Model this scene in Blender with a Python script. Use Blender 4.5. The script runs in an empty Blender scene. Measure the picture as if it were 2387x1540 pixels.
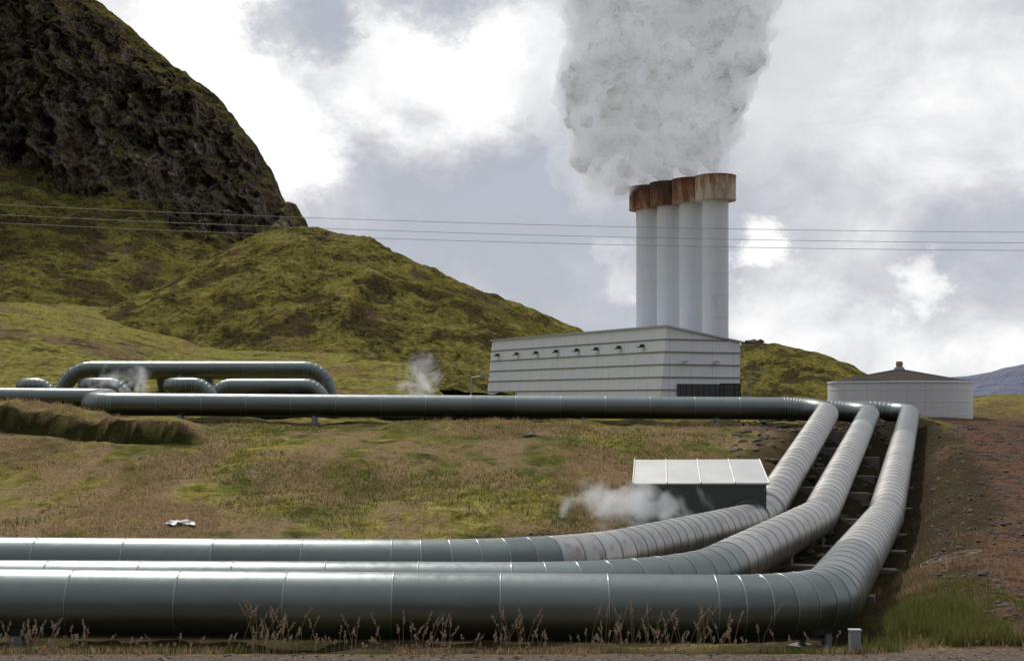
import bpy, math, random
import numpy as np
from mathutils import Vector, Matrix
random.seed(7); rng=np.random.default_rng(7)
S=bpy.context.scene
S.view_settings.view_transform='Standard'; S.view_settings.look='None'; S.view_settings.exposure=0

# ------------------------------------------------------------ numpy noise
def _h(ix,iy,iz):
    n=(ix*374761393+iy*668265263+iz*2147483647%(1<<31)+iz*1274126177)&0xffffffff
    n=((n^(n>>13))*1274126177)&0xffffffff
    n=n^(n>>16)
    return (n&0xffffff)/float(0xffffff)
def vn(x,y,z=0.0):
    x=np.asarray(x,float); y=np.asarray(y,float); z=np.zeros_like(x)+z
    ix=np.floor(x).astype(np.int64); iy=np.floor(y).astype(np.int64); iz=np.floor(z).astype(np.int64)
    fx=x-ix; fy=y-iy; fz=z-iz
    fx=fx*fx*(3-2*fx); fy=fy*fy*(3-2*fy); fz=fz*fz*(3-2*fz)
    def L(a,b,t): return a+(b-a)*t
    c=lambda a,b,d:_h(ix+a,iy+b,iz+d)
    return L(L(L(c(0,0,0),c(1,0,0),fx),L(c(0,1,0),c(1,1,0),fx),fy),L(L(c(0,0,1),c(1,0,1),fx),L(c(0,1,1),c(1,1,1),fx),fy),fz)
def fbm(x,y,z=0.0,o=5,g=.5):
    a=1.;s=0.;t=0.
    for i in range(o):
        s=s+a*vn(x*2**i+17*i,y*2**i-9*i,z*2**i if not np.isscalar(z) else z*2**i+i*3.1); t+=a; a*=g
    return s/t-.5
def ridg(x,y,z=0.0,o=5):
    a=1.;s=0.;t=0.
    for i in range(o):
        s=s+a*(1-abs(2*vn(x*2**i+31*i,y*2**i+7*i,z*2**i if not np.isscalar(z) else z+i)-1)); t+=a; a*=.5
    return s/t
def ss(a,b,x):
    t=np.clip((np.asarray(x,float)-a)/(b-a),0,1); return t*t*(3-2*t)

# ------------------------------------------------------------ mesh builder
class MB:
    def __init__(s): s.v=[];s.f=[];s.m=[];s.s=[]
    def add(s,v,f,mat=0,sm=False):
        o=len(s.v); s.v+= [tuple(p) for p in v]
        for q in f: s.f.append(tuple(i+o for i in q)); s.m.append(mat); s.s.append(sm)
    def box(s,c,d,mat=0,ax=None):
        c=Vector(c); X,Y,Z=ax if ax else (Vector((1,0,0)),Vector((0,1,0)),Vector((0,0,1)))
        v=[c+X*(i*d[0]/2)+Y*(j*d[1]/2)+Z*(k*d[2]/2) for i in(-1,1) for j in(-1,1) for k in(-1,1)]
        s.add(v,[(0,1,3,2),(4,6,7,5),(0,4,5,1),(2,3,7,6),(0,2,6,4),(1,5,7,3)],mat)
    def cyl(s,p,q,r0,r1=None,n=24,mat=0,caps=True):
        p=Vector(p);q=Vector(q); r1=r0 if r1 is None else r1
        d=(q-p).normalized(); a=d.orthogonal().normalized(); b=d.cross(a)
        v=[]
        for c,r in((p,r0),(q,r1)):
            for i in range(n):
                t=2*math.pi*i/n; v.append(c+(a*math.cos(t)+b*math.sin(t))*r)
        s.add(v,[(i,(i+1)%n,n+(i+1)%n,n+i) for i in range(n)],mat,True)
        if caps:
            s.add(v[:n],[tuple(range(n))[::-1]],mat); s.add(v[n:],[tuple(range(n))],mat)
    def lathe(s,c,prof,n=48,mat=0):
        for (r0,z0),(r1,z1) in zip(prof[:-1],prof[1:]):
            v=[]
            for r,z in((r0,z0),(r1,z1)):
                for i in range(n):
                    t=2*math.pi*i/n; v.append((c[0]+r*math.cos(t),c[1]+r*math.sin(t),c[2]+z))
            s.add(v,[(i,(i+1)%n,n+(i+1)%n,n+i) for i in range(n)],mat,True)
    def obj(s,name,mats,parent=None):
        me=bpy.data.meshes.new(name); me.from_pydata(s.v,[],s.f)
        for m in mats: me.materials.append(m)
        me.polygons.foreach_set('material_index',s.m); me.polygons.foreach_set('use_smooth',s.s); me.update()
        o=bpy.data.objects.new(name,me); S.collection.objects.link(o)
        if parent: o.parent=parent
        return o
def grid_obj(name,X,Y,Z,mat,attrs={}):
    ny,nx=X.shape
    co=np.stack([X,Y,Z],-1).reshape(-1,3)
    i=np.arange((ny-1)*(nx-1)); r=i//(nx-1); c=i%(nx-1); a=r*nx+c
    F=np.stack([a,a+1,a+nx+1,a+nx],-1)
    me=bpy.data.meshes.new(name)
    me.vertices.add(len(co)); me.vertices.foreach_set('co',co.ravel())
    me.loops.add(F.size); me.loops.foreach_set('vertex_index',F.ravel().astype(np.int32))
    me.polygons.add(len(F)); me.polygons.foreach_set('loop_start',(np.arange(len(F))*4).astype(np.int32))
    me.polygons.foreach_set('loop_total',np.full(len(F),4,np.int32)); me.polygons.foreach_set('use_smooth',np.ones(len(F),bool))
    me.update(calc_edges=True)
    for k,v in attrs.items():
        at=me.attributes.new(k,'FLOAT','POINT'); at.data.foreach_set('value',v.ravel().astype(np.float32))
    me.materials.append(mat); o=bpy.data.objects.new(name,me); S.collection.objects.link(o); return o
def empty(name):
    e=bpy.data.objects.new(name,None); S.collection.objects.link(e); return e

# ------------------------------------------------------------ shader helpers
class NT:
    def __init__(s,nt): s.t=nt; s.n=nt.nodes; s.l=nt.links
    def new(s,ty,ins={},**kw):
        n=s.n.new(ty)
        for k,v in kw.items(): setattr(n,k,v)
        for k,v in ins.items():
            if isinstance(v,bpy.types.NodeSocket): s.l.new(v,n.inputs[k])
            else: n.inputs[k].default_value=v
        return n
    def math(s,op,a,b=0.0,c=0.0,clamp=False):
        n=s.new('ShaderNodeMath',{0:a,1:b,2:c},operation=op); n.use_clamp=clamp; return n.outputs[0]
    def noise(s,vec,scale,detail=5,rough=.55,dist=0.0):
        return s.new('ShaderNodeTexNoise',{'Vector':vec,'Scale':scale,'Detail':detail,'Roughness':rough,'Distortion':dist}).outputs[0]
    def ramp(s,fac,stops,interp='LINEAR'):
        n=s.new('ShaderNodeValToRGB',{0:fac}); r=n.color_ramp; r.interpolation=interp
        while len(r.elements)<len(stops): r.elements.new(.5)
        for e,(p,c) in zip(r.elements,stops):
            e.position=p; e.color=(c if len(c)==4 else (*c,1)) if not isinstance(c,(int,float)) else (c,c,c,1)
        return n.outputs[0]
    def mix(s,f,a,b,mode='MIX'):
        n=s.new('ShaderNodeMix',data_type='RGBA',blend_type=mode)
        for k,v in((0,f),(6,a),(7,b)):
            if isinstance(v,bpy.types.NodeSocket): s.l.new(v,n.inputs[k])
            else: n.inputs[k].default_value=v if isinstance(v,(int,float)) else (*v[:3],1)
        return n.outputs[2]
    def mr(s,x,a,b,c=0.0,d=1.0,smooth=False):
        n=s.new('ShaderNodeMapRange',{0:x,1:a,2:b,3:c,4:d}); 
        if smooth: n.interpolation_type='SMOOTHSTEP'
        return n.outputs[0]
    def vmul(s,v,w): return s.new('ShaderNodeVectorMath',{0:v,1:w},operation='MULTIPLY').outputs[0]
def mat(name):
    m=bpy.data.materials.new(name); m.use_nodes=True; t=NT(m.node_tree)
    b=t.n['Principled BSDF']; return m,t,b
def setp(t,b,**kw):
    for k,v in kw.items():
        k={'col':'Base Color','rough':'Roughness','metal':'Metallic','spec':'Specular IOR Level','norm':'Normal'}[k]
        if isinstance(v,bpy.types.NodeSocket): t.l.new(v,b.inputs[k])
        elif isinstance(v,tuple): b.inputs[k].default_value=(*v,1)
        else: b.inputs[k].default_value=v
def setd(t,b,col,norm,rough=.0):
    t.n.remove(b); d=t.new('ShaderNodeBsdfDiffuse',{'Color':col,'Roughness':rough,'Normal':norm}); t.l.new(d.outputs[0],t.n['Material Output'].inputs[0])
def bump(t,h,strength=.5,dist=.1):
    return t.new('ShaderNodeBump',{'Height':h,'Strength':strength,'Distance':dist}).outputs[0]
def pos(t): return t.new('ShaderNodeNewGeometry').outputs['Position']
def attr(t,n): return t.new('ShaderNodeAttribute',attribute_name=n).outputs['Fac']

def simple(name,col,rough=.7,metal=0,var=.25,scale=3,bs=0.0):
    m,t,b=mat(name); p=pos(t); n=t.noise(p,scale,4,.6)
    c=t.mix(n,tuple(x*(1-var) for x in col),tuple(min(1,x*(1+var)) for x in col))
    setp(t,b,col=c,rough=rough,metal=metal)
    if bs: setp(t,b,norm=bump(t,t.noise(p,scale*6,3,.6),bs,.02))
    return m

# pipe cladding
def pipe_mat(name,base,rough,dirt=.3,metal=.92):
    m,t,b=mat(name); p=pos(t)
    n=t.noise(p,1.3,4,.6); n2=t.noise(t.vmul(p,(6,6,1.5)),1.0,4,.65)
    c=t.mix(n,tuple(x*.88 for x in base),tuple(x*1.08 for x in base))
    c=t.mix(t.math('MULTIPLY',t.mr(n2,.52,.75),dirt),c,(.20,.15,.11))
    pn=attr(t,'pan')
    c=t.mix(1.0,c,t.ramp(pn,[(0,.80),(1,1.0)]),'MULTIPLY')
    r=t.math('ADD',t.mr(n2,.3,.7,rough-.05,rough+.07),t.math('MULTIPLY',pn,.06))
    setp(t,b,col=c,rough=r,metal=metal,norm=bump(t,t.noise(p,1.7,2,.5),.18,.05)); return m
M_pipe=pipe_mat('aluminium_cladding',(.165,.192,.187),.32,.18)
M_pipeb=pipe_mat('aluminium_cladding_weathered',(.40,.395,.38),.38,.8)
M_band=simple('band_metal',(.26,.28,.28),.35,.9,.1)
M_conc=simple('concrete',(.2,.19,.17),.9,0,.3,4,.4)
M_steel=simple('galvanised_steel',(.33,.36,.4),.5,.6,.2,5)

# ------------------------------------------------------------ pipe paths
def fillet(P,R,spacing,step=8):
    P=[Vector(p) for p in P]; out=[]; n=len(P)
    R=R if isinstance(R,list) else [R]*n
    sp=spacing if isinstance(spacing,list) else [spacing]*(n-1)
    prev=P[0]; out.append((P[0],False))
    def straight(a,b,s):
        L=(b-a).length; k=max(1,int(round(L/s)))
        for i in range(1,k+1): out.append((a+(b-a)*(i/k),True))
    for i in range(1,n-1):
        d1=(P[i]-P[i-1]).normalized(); d2=(P[i+1]-P[i]).normalized()
        th=d1.angle(d2); r=R[i]
        if th<.02: straight(prev,P[i],sp[i-1]); prev=P[i]; continue
        tl=r*math.tan(th/2); tl=min(tl,.49*(P[i+1]-P[i]).length,(P[i]-prev).length*.98); r=tl/math.tan(th/2)
        a=P[i]-d1*tl; straight(prev,a,sp[i-1])
        C=P[i]+(d2-d1).normalized()*(r/math.cos(th/2)); n1=(C-a).normalized()
        k=max(2,int(math.ceil(math.degrees(th)/step)))
        for j in range(1,k+1):
            f=th*j/k; out.append((C-n1*r*math.cos(f)+d1*r*math.sin(f),True))
        prev=out[-1][0]
    straight(prev,P[-1],sp[-1]); return out
def pipe(name,P,R,spacing,r=.49,n=48,mats=None,parent=None,step=8,matsel=None,bandw=.025):
    poly=fillet(P,R,spacing,step); pts=[p for p,_ in poly]; mb=MB(); pan=[]
    segd=[(b-a).normalized() for a,b in zip(pts[:-1],pts[1:])]
    a=segd[0].orthogonal().normalized()
    frames=[]
    for d in segd:
        a=(a-d*a.dot(d)).normalized(); frames.append((a,d.cross(a)))
    cs=[(math.cos(2*math.pi*i/n),math.sin(2*math.pi*i/n)) for i in range(n)]
    for k,d in enumerate(segd):
        A,B=frames[k]; v=[]
        for e in(0,1):
            V=pts[k+e]
            nn=d if (k+e==0 or k+e==len(pts)-1) else (segd[k+e-1]+segd[k+e]).normalized()
            for c,s_ in cs:
                p=V+(A*c+B*s_)*r; p=p-d*((p-V).dot(nn)/d.dot(nn)); v.append(p)
        mi=0 if matsel is None else matsel((pts[k]+pts[k+1])/2)
        mb.add(v,[(i,(i+1)%n,n+(i+1)%n,n+i) for i in range(n)],mi,True)
        pan+=[random.random()]*(2*n)
        if 0<k:
            nn=(segd[k-1]+d).normalized(); vv=[]
            a2=(A-nn*A.dot(nn)).normalized(); b2=nn.cross(a2)
            prof=[(-bandw/2,r),(-bandw/2,r+.008),(bandw/2,r+.008),(bandw/2,r)]
            for o_,rr in prof:
                for c,s_ in cs: vv.append(pts[k]+nn*o_+(a2*c+b2*s_)*rr)
            mb.add(vv,[(q*n+i,q*n+(i+1)%n,(q+1)*n+(i+1)%n,(q+1)*n+i) for q in range(3) for i in range(n)],2,True)
            pan+=[.5]*(4*n)
    for e,k in((0,0),(-1,-1)):
        A,B=frames[k]; mb.add([pts[e]+(A*c+B*s_)*r for c,s_ in cs],[tuple(range(n))],0); pan+=[.5]*n
    o=mb.obj(name,mats or [M_pipe,M_pipeb,M_band],parent)
    at=o.data.attributes.new('pan','FLOAT','POINT'); at.data.foreach_set('value',np.array(pan,np.float32))
    return o,pts

C_path=[(-34,21.4,1.13),(-9.7,21.2,.98),(4.62,21.2,.86),(10.5,40,.68),(21.0,75,3.36),(-9,75,3.4),(-9,96,3.6)]
B_path=[(-34,23.7,.98),(-10.7,23.5,.86),(2.75,23.5,.81),(8.2,38,.85),(17.4,69,3.42),(-13,69,3.45),(-13,94,3.6)]
A_path=[(-34,26.2,1.1),(-11.9,26,1.0),(.95,26,.93),(6.25,37,.80),(6.9,38.6,.95),(13.75,61.5,3.58),(-18.2,61.5,3.78),(-20.6,73,4.05),(-60,76,4.3)]
sel=lambda p: 1 if (p.y>27 and p.y<60) else 0
pC,ptC=pipe('pipeline',C_path,[0,3,2.2,8,1.6,1.6,0],[1.5,1.52,.8,.8,1.9,2],r=.51,matsel=sel,step=10)
pB,ptB=pipe('pipeline',B_path,[0,3,4,7,1.6,1.6,0],[1.5,1.55,.8,.8,1.9,2],matsel=sel,step=8)
pA,ptA=pipe('pipeline',A_path,[0,3,5,1,2,1.5,1.2,1.5,0],[1.5,1.72,.5,.8,.7,1.9,1.5,3],matsel=sel,step=6)
CP=[]
for pts in (ptA,ptB,ptC):
    for a,b in zip(pts[:-1],pts[1:]):
        k=max(1,int((b-a).length/.5))
        for i in range(k): CP.append(a+(b-a)*(i/k))
CP=np.array([tuple(p) for p in CP if p.y<84 and p.x>-36])

# ------------------------------------------------------------ ground
GLy=[-300,-150,-60,-20,0,8,10,14,18,19.4,20,20.6,22,26,30,35,42,50,58,62,80,100,130,170,220,300,450,900,6000]
GLz=[80,45,10,2.4,2.2,2.1,1.85,1.15,.56,.50,.42,.30,.12,.05,.15,.45,1.2,2.15,2.88,3.02,3.3,4.4,6.0,8.0,10.3,14,16,10,0]  # both profiles rise unseen behind the camera, added to darken pipe reflections
GRy=[-300,-150,-60,-20,0,8,10,14,18,19.4,20,25,30,40,50,60,75,90,120,180,300,900,6000]
GRz=[80,45,10,2.4,2.2,2.1,1.85,1.15,.56,.52,.50,.60,.75,1.1,1.65,2.3,2.75,2.3,1.7,1.0,2.0,0,0]
def lowp(x,y):
    out=np.full(x.shape,1e3); f=x.ravel(); g=y.ravel(); o=out.ravel()
    m=np.where((f>-38)&(f<32)&(g>12)&(g<86))[0]
    for s in range(0,len(m),20000):
        i=m[s:s+20000]
        d=np.sqrt((f[i][:,None]-CP[:,0])**2+(g[i][:,None]-CP[:,1])**2)
        o[i]=(CP[:,2]-.49-.22+np.maximum(0,d-.6)*.6).min(1)
    return o.reshape(x.shape)
BN=np.array([19.6,180.]); BL=np.array([-.4509,.8926]); BR=np.array([.8926,.4509])
def xC(y): return np.interp(y,[-100,19,21,40,75,90],[5.3,5.3,5.3,10.9,21.3,25])
def turf_e(x,y): return y-(51.5+fbm(x*.35,y*.35,2.2,4)*3+(x+15)*-.15)
def G(x,y):
    x=np.asarray(x,float); y=np.asarray(y,float)
    gl=np.interp(y,GLy,GLz); gr=np.interp(y,GRy,GRz)
    far=ss(80,110,y)
    edge=np.where(y<85,xC(y)+.3,xC(85))
    wq=ss(-.078,-.022,x/np.maximum(y,50))
    wR=ss(-1.2,1.5,x-edge)*(1-far)+far*wq
    h=gl*(1-wR)+gr*wR
    rx=x-BN[0]; ry=y-BN[1]; a=rx*BL[0]+ry*BL[1]; b=rx*BR[0]+ry*BR[1]
    d=np.hypot(np.maximum(np.maximum(-a,a-50.4),0),np.maximum(np.maximum(-b-3,b-24),0))
    h=np.where(d<60,np.minimum(h,3.7+np.maximum(0,d-3)*.33),h)
    h=h*ss(4,30,d)+(1-ss(4,30,d))*np.clip(h,3.2,3.7)
    h=h+ss(-42,-95,x)*9.5*ss(150,260,y)
    h=h+5.2*np.exp(-((x+60)/19)**2-((y-150)/22)**2)+1.5*np.exp(-((x+42)/9)**2-((y-140)/14)**2)
    h=h+ss(50,75,x)*3.4*np.exp(-((y-225)/25)**2)
    e=turf_e(x,y)
    h=h+np.clip((-10.8-x)/8,0,1.15)*.7*ss(-9,1.5,e)*ss(8,3,e)+ .72*ss(-.12,.12,e)*ss(-10.4,-12.0,x)*ss(4.5,1.5,e)*(1+fbm(x*1.3,y*.6,6,3)*.8)
    w=ss(20.4,23,y); roadw=1-w
    h=h+w*(fbm(x*.12,y*.12,0,4)*.9+fbm(x*.9,y*.9,4,4)*.34+fbm(x*3.2,y*3.2,9,3)*.18)*(1-.5*wR*(1-far))
    h=h+w*ss(55,90,y)*(fbm(x*.06,y*.06,3,5)*2.2*(1-wR))
    h=h+roadw*fbm(x*4,y*4,7,3)*.03
    return np.minimum(h,lowp(x,y)+w*fbm(x*1.7,y*1.7,5,4)*.3)
def geo(a,b,n): return np.geomspace(a,b,n)
xs=np.concatenate([-geo(36,5000,70)[::-1],np.arange(-35.7,35.8,.26),geo(36,5000,70)])
ys=np.concatenate([-geo(1,320,16)[::-1],np.arange(0,15,1.0),np.arange(15,82,.24),geo(82,340,170),geo(346,9000,40)])
X,Y=np.meshgrid(xs,ys); Z=G(X,Y)
edge=np.where(Y<85,xC(Y)+.3,xC(85))
nz=fbm(X*.5,Y*.5,1,4)
road=ss(20.15,19.6,Y+nz*.8)*ss(-20,-10,Y)
bank=ss(.2,1.6,X-edge+nz*2.5)*(1-ss(160,230,Y))*(1-road)*ss(.1,.14,X/np.maximum(Y,20))
LP=lowp(X,Y); dl=Z-LP
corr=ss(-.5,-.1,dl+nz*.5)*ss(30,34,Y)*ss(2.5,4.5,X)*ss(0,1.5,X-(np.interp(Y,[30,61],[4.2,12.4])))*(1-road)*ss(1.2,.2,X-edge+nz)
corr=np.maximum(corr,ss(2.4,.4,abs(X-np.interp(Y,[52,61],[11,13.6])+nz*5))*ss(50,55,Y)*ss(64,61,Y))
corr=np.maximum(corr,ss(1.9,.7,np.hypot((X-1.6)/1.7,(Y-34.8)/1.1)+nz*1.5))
corr=np.maximum(corr,ss(-15,-40,Y))  # unseen ground behind the camera coloured dark to cut its yellow bounce
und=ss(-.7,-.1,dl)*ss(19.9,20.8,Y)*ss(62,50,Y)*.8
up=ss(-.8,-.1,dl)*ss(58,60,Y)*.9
ee=turf_e(X,Y)
turf=ss(-1.3,-.5,ee+nz*1.8)*ss(.22,.05,ee)*ss(-10.6,-12.0,X)
m,t,b=mat('ground_moss_gravel'); p=pos(t)
n1=t.noise(p,.22,4,.6); n2=t.noise(p,1.6,5,.65); n3=t.noise(p,11,4,.7); n4=t.noise(t.vmul(p,(1,.45,1)),.5,6,.65)
moss=t.ramp(n2,[(.3,(.065,.055,.018)),(.42,(.165,.145,.036)),(.55,(.275,.238,.068)),(.7,(.38,.33,.12))])
green=t.ramp(n2,[(.3,(.045,.05,.018)),(.5,(.11,.115,.034)),(.7,(.19,.182,.062))])
straw=t.ramp(n3,[(.3,(.125,.083,.048)),(.5,(.26,.18,.105)),(.7,(.38,.27,.165))])
f=t.mix(t.mr(n1,.45,.55),moss,green)
f=t.mix(t.mr(n4,.43,.54,0,.88),f,straw)
fy=t.new('ShaderNodeSeparateXYZ',{0:p}).outputs[1]
nf=t.noise(p,.12,6,.68)
fm=t.mix(.25,moss,green); fm=t.mix(t.mr(nf,.51,.58,0,.8),fm,t.ramp(n2,[(.3,(.08,.055,.033)),(.7,(.23,.16,.095))]))
fm=t.mix(t.mr(t.noise(p,.3,6,.72),.55,.6,0,.75),fm,(.055,.048,.018))
f=t.mix(t.mr(fy,56,66),f,fm)
f=t.mix(t.mr(n3,.42,.3,0,.5),f,(.05,.042,.014))
grav=t.ramp(t.noise(p,22,3,.8),[(.3,(.05,.038,.03)),(.5,(.15,.115,.09)),(.68,(.33,.27,.22))])
n5=t.noise(p,.8,4,.6)
bk=t.ramp(t.noise(p,9,4,.8),[(.32,(.028,.02,.017)),(.5,(.10,.072,.056)),(.7,(.24,.18,.145))])
bk=t.mix(t.mr(n5,.46,.56,0,.7),bk,t.ramp(n3,[(.3,(.10,.048,.03)),(.7,(.25,.13,.08))]))
bk=t.mix(t.mr(t.noise(p,1.7,5,.65),.54,.6,0,.7),bk,(.035,.026,.02))
bk=t.mix(t.mr(t.noise(p,.45,4,.6),.6,.66,0,.5),bk,green)
rock=t.ramp(t.noise(p,5,5,.75),[(.35,(.014,.011,.009)),(.55,(.06,.043,.033)),(.75,(.14,.10,.075))])
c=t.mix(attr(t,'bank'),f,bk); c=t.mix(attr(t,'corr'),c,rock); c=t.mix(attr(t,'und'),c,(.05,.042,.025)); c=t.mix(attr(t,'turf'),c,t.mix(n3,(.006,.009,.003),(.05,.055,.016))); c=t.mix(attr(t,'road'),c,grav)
hh=t.math('ADD',t.math('MULTIPLY',n2,.6),t.math('MULTIPLY',n3,.4))
setd(t,b,c,bump(t,hh,.95,.4))
M_ground=m
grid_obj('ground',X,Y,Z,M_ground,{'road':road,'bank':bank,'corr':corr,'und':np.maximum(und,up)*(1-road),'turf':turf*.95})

# ------------------------------------------------------------ hills & mountain
def hill_material(name,rocky,tone=1.0,sc=1.0):
    m,t,b=mat(name); p=pos(t)
    n1=t.noise(p,.035*sc,4,.6); n2=t.noise(p,.22*sc,6,.72); n3=t.noise(p,1.1*sc,5,.75); n6=t.noise(p,.09*sc,7,.72,.4)
    k=tone
    ms=t.ramp(t.math('ADD',t.math('MULTIPLY',n3,.55),t.math('MULTIPLY',n2,.45)),[(.40,(.035*k,.03*k,.014*k)),(.465,(.145*k,.126*k,.034*k)),(.54,(.26*k,.225*k,.062*k)),(.63,(.38*k,.325*k,.11*k))])
    ms=t.mix(t.mr(n1,.5,.64,0,.4),ms,(.13*k,.125*k,.030*k))
    dk=t.ramp(n3,[(.35,(.022,.018,.012)),(.65,(.10,.078,.042))])
    br=t.ramp(n3,[(.3,(.08,.052,.033)),(.7,(.20,.135,.088))])
    c=t.mix(t.mr(n6,.50,.555,0,.8),ms,dk)
    c=t.mix(t.mr(t.noise(t.vmul(p,(1,1,.6)),.06*sc,6,.7),.57,.62,0,.8),c,br)
    if rocky:
        q=t.vmul(p,(1,.6,.45))
        r1=t.noise(q,.16,7,.74,.5); r2=t.noise(p,.9,6,.8)
        rk=t.ramp(t.math('ADD',t.math('MULTIPLY',r1,.5),t.math('MULTIPLY',r2,.5)),[(.42,(.016,.015,.015)),(.475,(.08,.069,.059)),(.53,(.20,.165,.135)),(.60,(.42,.345,.275))])
        rk=t.mix(t.mr(t.noise(p,.05,5,.65),.56,.66,0,.5),rk,(.20,.105,.065))
        nzz=t.new('ShaderNodeSeparateXYZ',{0:t.new('ShaderNodeNewGeometry').outputs['Normal']}).outputs[2]
        w=t.math('ADD',attr(t,'rock'),t.math('MULTIPLY',t.math('SUBTRACT',n2,.5),1.9))
        w=t.math('SUBTRACT',w,t.mr(nzz,.15,.65,-.1,.75))
        zz=t.new('ShaderNodeSeparateXYZ',{0:p}).outputs[2]
        w=t.math('SUBTRACT',w,t.mr(zz,75,140,0,.45))
        c=t.mix(t.mr(w,.22,.34),t.mix(attr(t,'rock'),c,t.mix(.3,c,(.11,.09,.04))),rk)
    hgt=t.math('ADD',t.math('MULTIPLY',n2,1.0),t.math('MULTIPLY',n3,.6))
    setd(t,b,c,bump(t,hgt,1.0,3.2 if rocky else 2.6)); return m
M_hill=hill_material('hill_moss',False,1.0)
M_mtn=hill_material('mountain_rock_moss',True,.9)

hx=[-170,-140,-115,-98.8,-88,-79.5,-71.8,-61.1,-55.3,-47.6,-41.8,-33.1,-28.3,-18.7,-9,.6,10.3,15.6,29.6,48.9,70]
hz=[3,5,10,15,21,27.2,31.7,38.5,41.8,43,42.2,39.8,37.8,32.5,28.3,24.7,20.6,18.6,13.6,6.9,1]
x1=np.linspace(-170,70,520); y1=np.linspace(215,430,330); X,Y=np.meshgrid(x1,y1)
R=np.interp(X,hx,hz); R=(R+np.interp(X-3,hx,hz)+np.interp(X+3,hx,hz))/3
yr=322+fbm(X*.02,X*0+3,0,3)*20
tf=np.clip((Y-(228+fbm(X*.03,Y*0+1,5,3)*24))/(yr-228),0,1); tb=np.clip((Y-yr)/120,0,1)
base=np.interp(X,[-170,-90,-60,0,20,70],[3,8,8,7,3,0])
sfr=np.sin(tf*math.pi/2)**1.25
Z=np.where(Y<yr,base-2+(R-base+2)*sfr,R-(R+2)*(tb**1.3))
env=np.sin(np.clip(tf,0,1)*math.pi)**.5*(Y<yr)+.2
Z=Z+env*(fbm(X*.04,Y*.04,1,5)*4.5+(ridg(X*.05,Y*.02,2,4)-.6)*4.4)+fbm(X*.3,Y*.3,7,4)*1.9
Z=Z+1.8*np.exp(-((X+31)/4)**2-((Y-316)/9)**2)*ridg(X*.3,Y*.3,0,4)
grid_obj('hill',X,Y,Z,M_hill)

hx=[20,36.8,45.8,50.8,54.9,59.4,63.9,68.4,71.6,75,84,100]; hz=[6,12.1,14.9,15.8,15.6,14.6,13.4,11.4,9.2,6.4,3.2,0]
x1=np.linspace(20,104,240); y1=np.linspace(235,370,150); X,Y=np.meshgrid(x1,y1)
R=np.interp(X,hx,hz); tf=np.clip((Y-240)/60,0,1); tb=np.clip((Y-300)/60,0,1)
Z=np.where(Y<300,-.5+(R+.5)*np.sin(tf*math.pi/2)**1.1,R-(R+3)*tb)+fbm(X*.08,Y*.08,4,5)*3*np.sin(tf*math.pi)+fbm(X*.4,Y*.4,3,4)*.9
grid_obj('hill',X,Y,Z,M_hill)

mx=[-420,-300,-216,-175,-150,-132.8,-121.3,-107.7,-95.5,-91.4,-86,-80.5,-75.1,-71.7,-68.3,-65.2,-63,-58,-50,-40]
mz=[260,225,190,166,146,131,121.5,110,101.5,97.5,90,83.6,74,66,65,60,50,36,26,18]
x1=np.concatenate([np.linspace(-420,-200,90)[:-1],np.linspace(-200,-38,700)]); tt=np.linspace(0,1.25,460); X,T=np.meshgrid(x1,tt)
R=np.interp(X,mx,mz)
Sx=np.interp(X,[-420,-144,-110,-78,-60,-40],[80,68,60,48,40,17]); Sx=np.minimum(Sx+fbm(X*.05,X*0,3,4)*12,R*.97)
B0=np.interp(X,[-420,-110,-70,-40],[24,21,17,10])
a=np.clip(T/.4,0,1); c_=np.clip((T-.4)/.4,0,1); d_=np.clip((T-.8)/.2,0,1); e_=np.clip((T-1)/.25,0,1)
Yy=285+110*a+34*c_+22*d_+90*e_
top=R*.93
top=np.maximum(top,Sx)
Zz=B0+(Sx-B0)*a**1.25+(top-Sx)*c_+(R-top)*np.sin(d_*math.pi/2)-(R+5)*e_**1.5
rockw=ss(.36,.43,T+fbm(X*.04,T*9,2,4)*.16)*(1-.45*ss(.78,.95,T+fbm(X*.05,T*8,7,4)*.3))
gul=ridg(X*.045+Zz*.018,Zz*.012,1,5)-.62
rf=ridg(X*.13,Zz*.09,Yy*.05,5)-.6
amp=rockw*np.clip(1.2-e_*3,0,1)
Yy=Yy-amp*(gul*26+rf*14+fbm(X*.5,Zz*.5,3,4)*9)
Zz=Zz+amp*(fbm(X*.25,Zz*.25,8,5)*3.8)+(1-rockw)*(fbm(X*.06,Yy*.06,2,5)*3+(ridg(X*.07,Yy*.012,5,4)-.6)*3)*np.sin(np.clip(T*1.25,0,1)*math.pi)+fbm(X*.6,Yy*.6,2,3)*1.2
Xx=X+amp*(fbm(X*.15,Zz*.2,12,4)*5)*ss(1.0,.9,T)
grid_obj('mountain',Xx,Yy,Zz,M_mtn,{'rock':rockw})

m,t,b=mat('distant_mountain_haze'); p=pos(t)
setd(t,b,t.mix(t.noise(p,.012,5,.65),(.10,.115,.17),(.19,.20,.25)),bump(t,t.noise(p,.02,5,.65),1.0,25))  # bluish aerial haze put into the surface colour
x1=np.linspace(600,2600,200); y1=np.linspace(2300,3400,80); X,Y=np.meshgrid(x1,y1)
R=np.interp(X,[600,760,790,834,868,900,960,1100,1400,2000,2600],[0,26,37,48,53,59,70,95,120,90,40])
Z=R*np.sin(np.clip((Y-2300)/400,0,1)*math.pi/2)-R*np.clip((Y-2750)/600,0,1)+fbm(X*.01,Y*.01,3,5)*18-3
grid_obj('distant_mountain',X,Y,Z,m)

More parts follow.
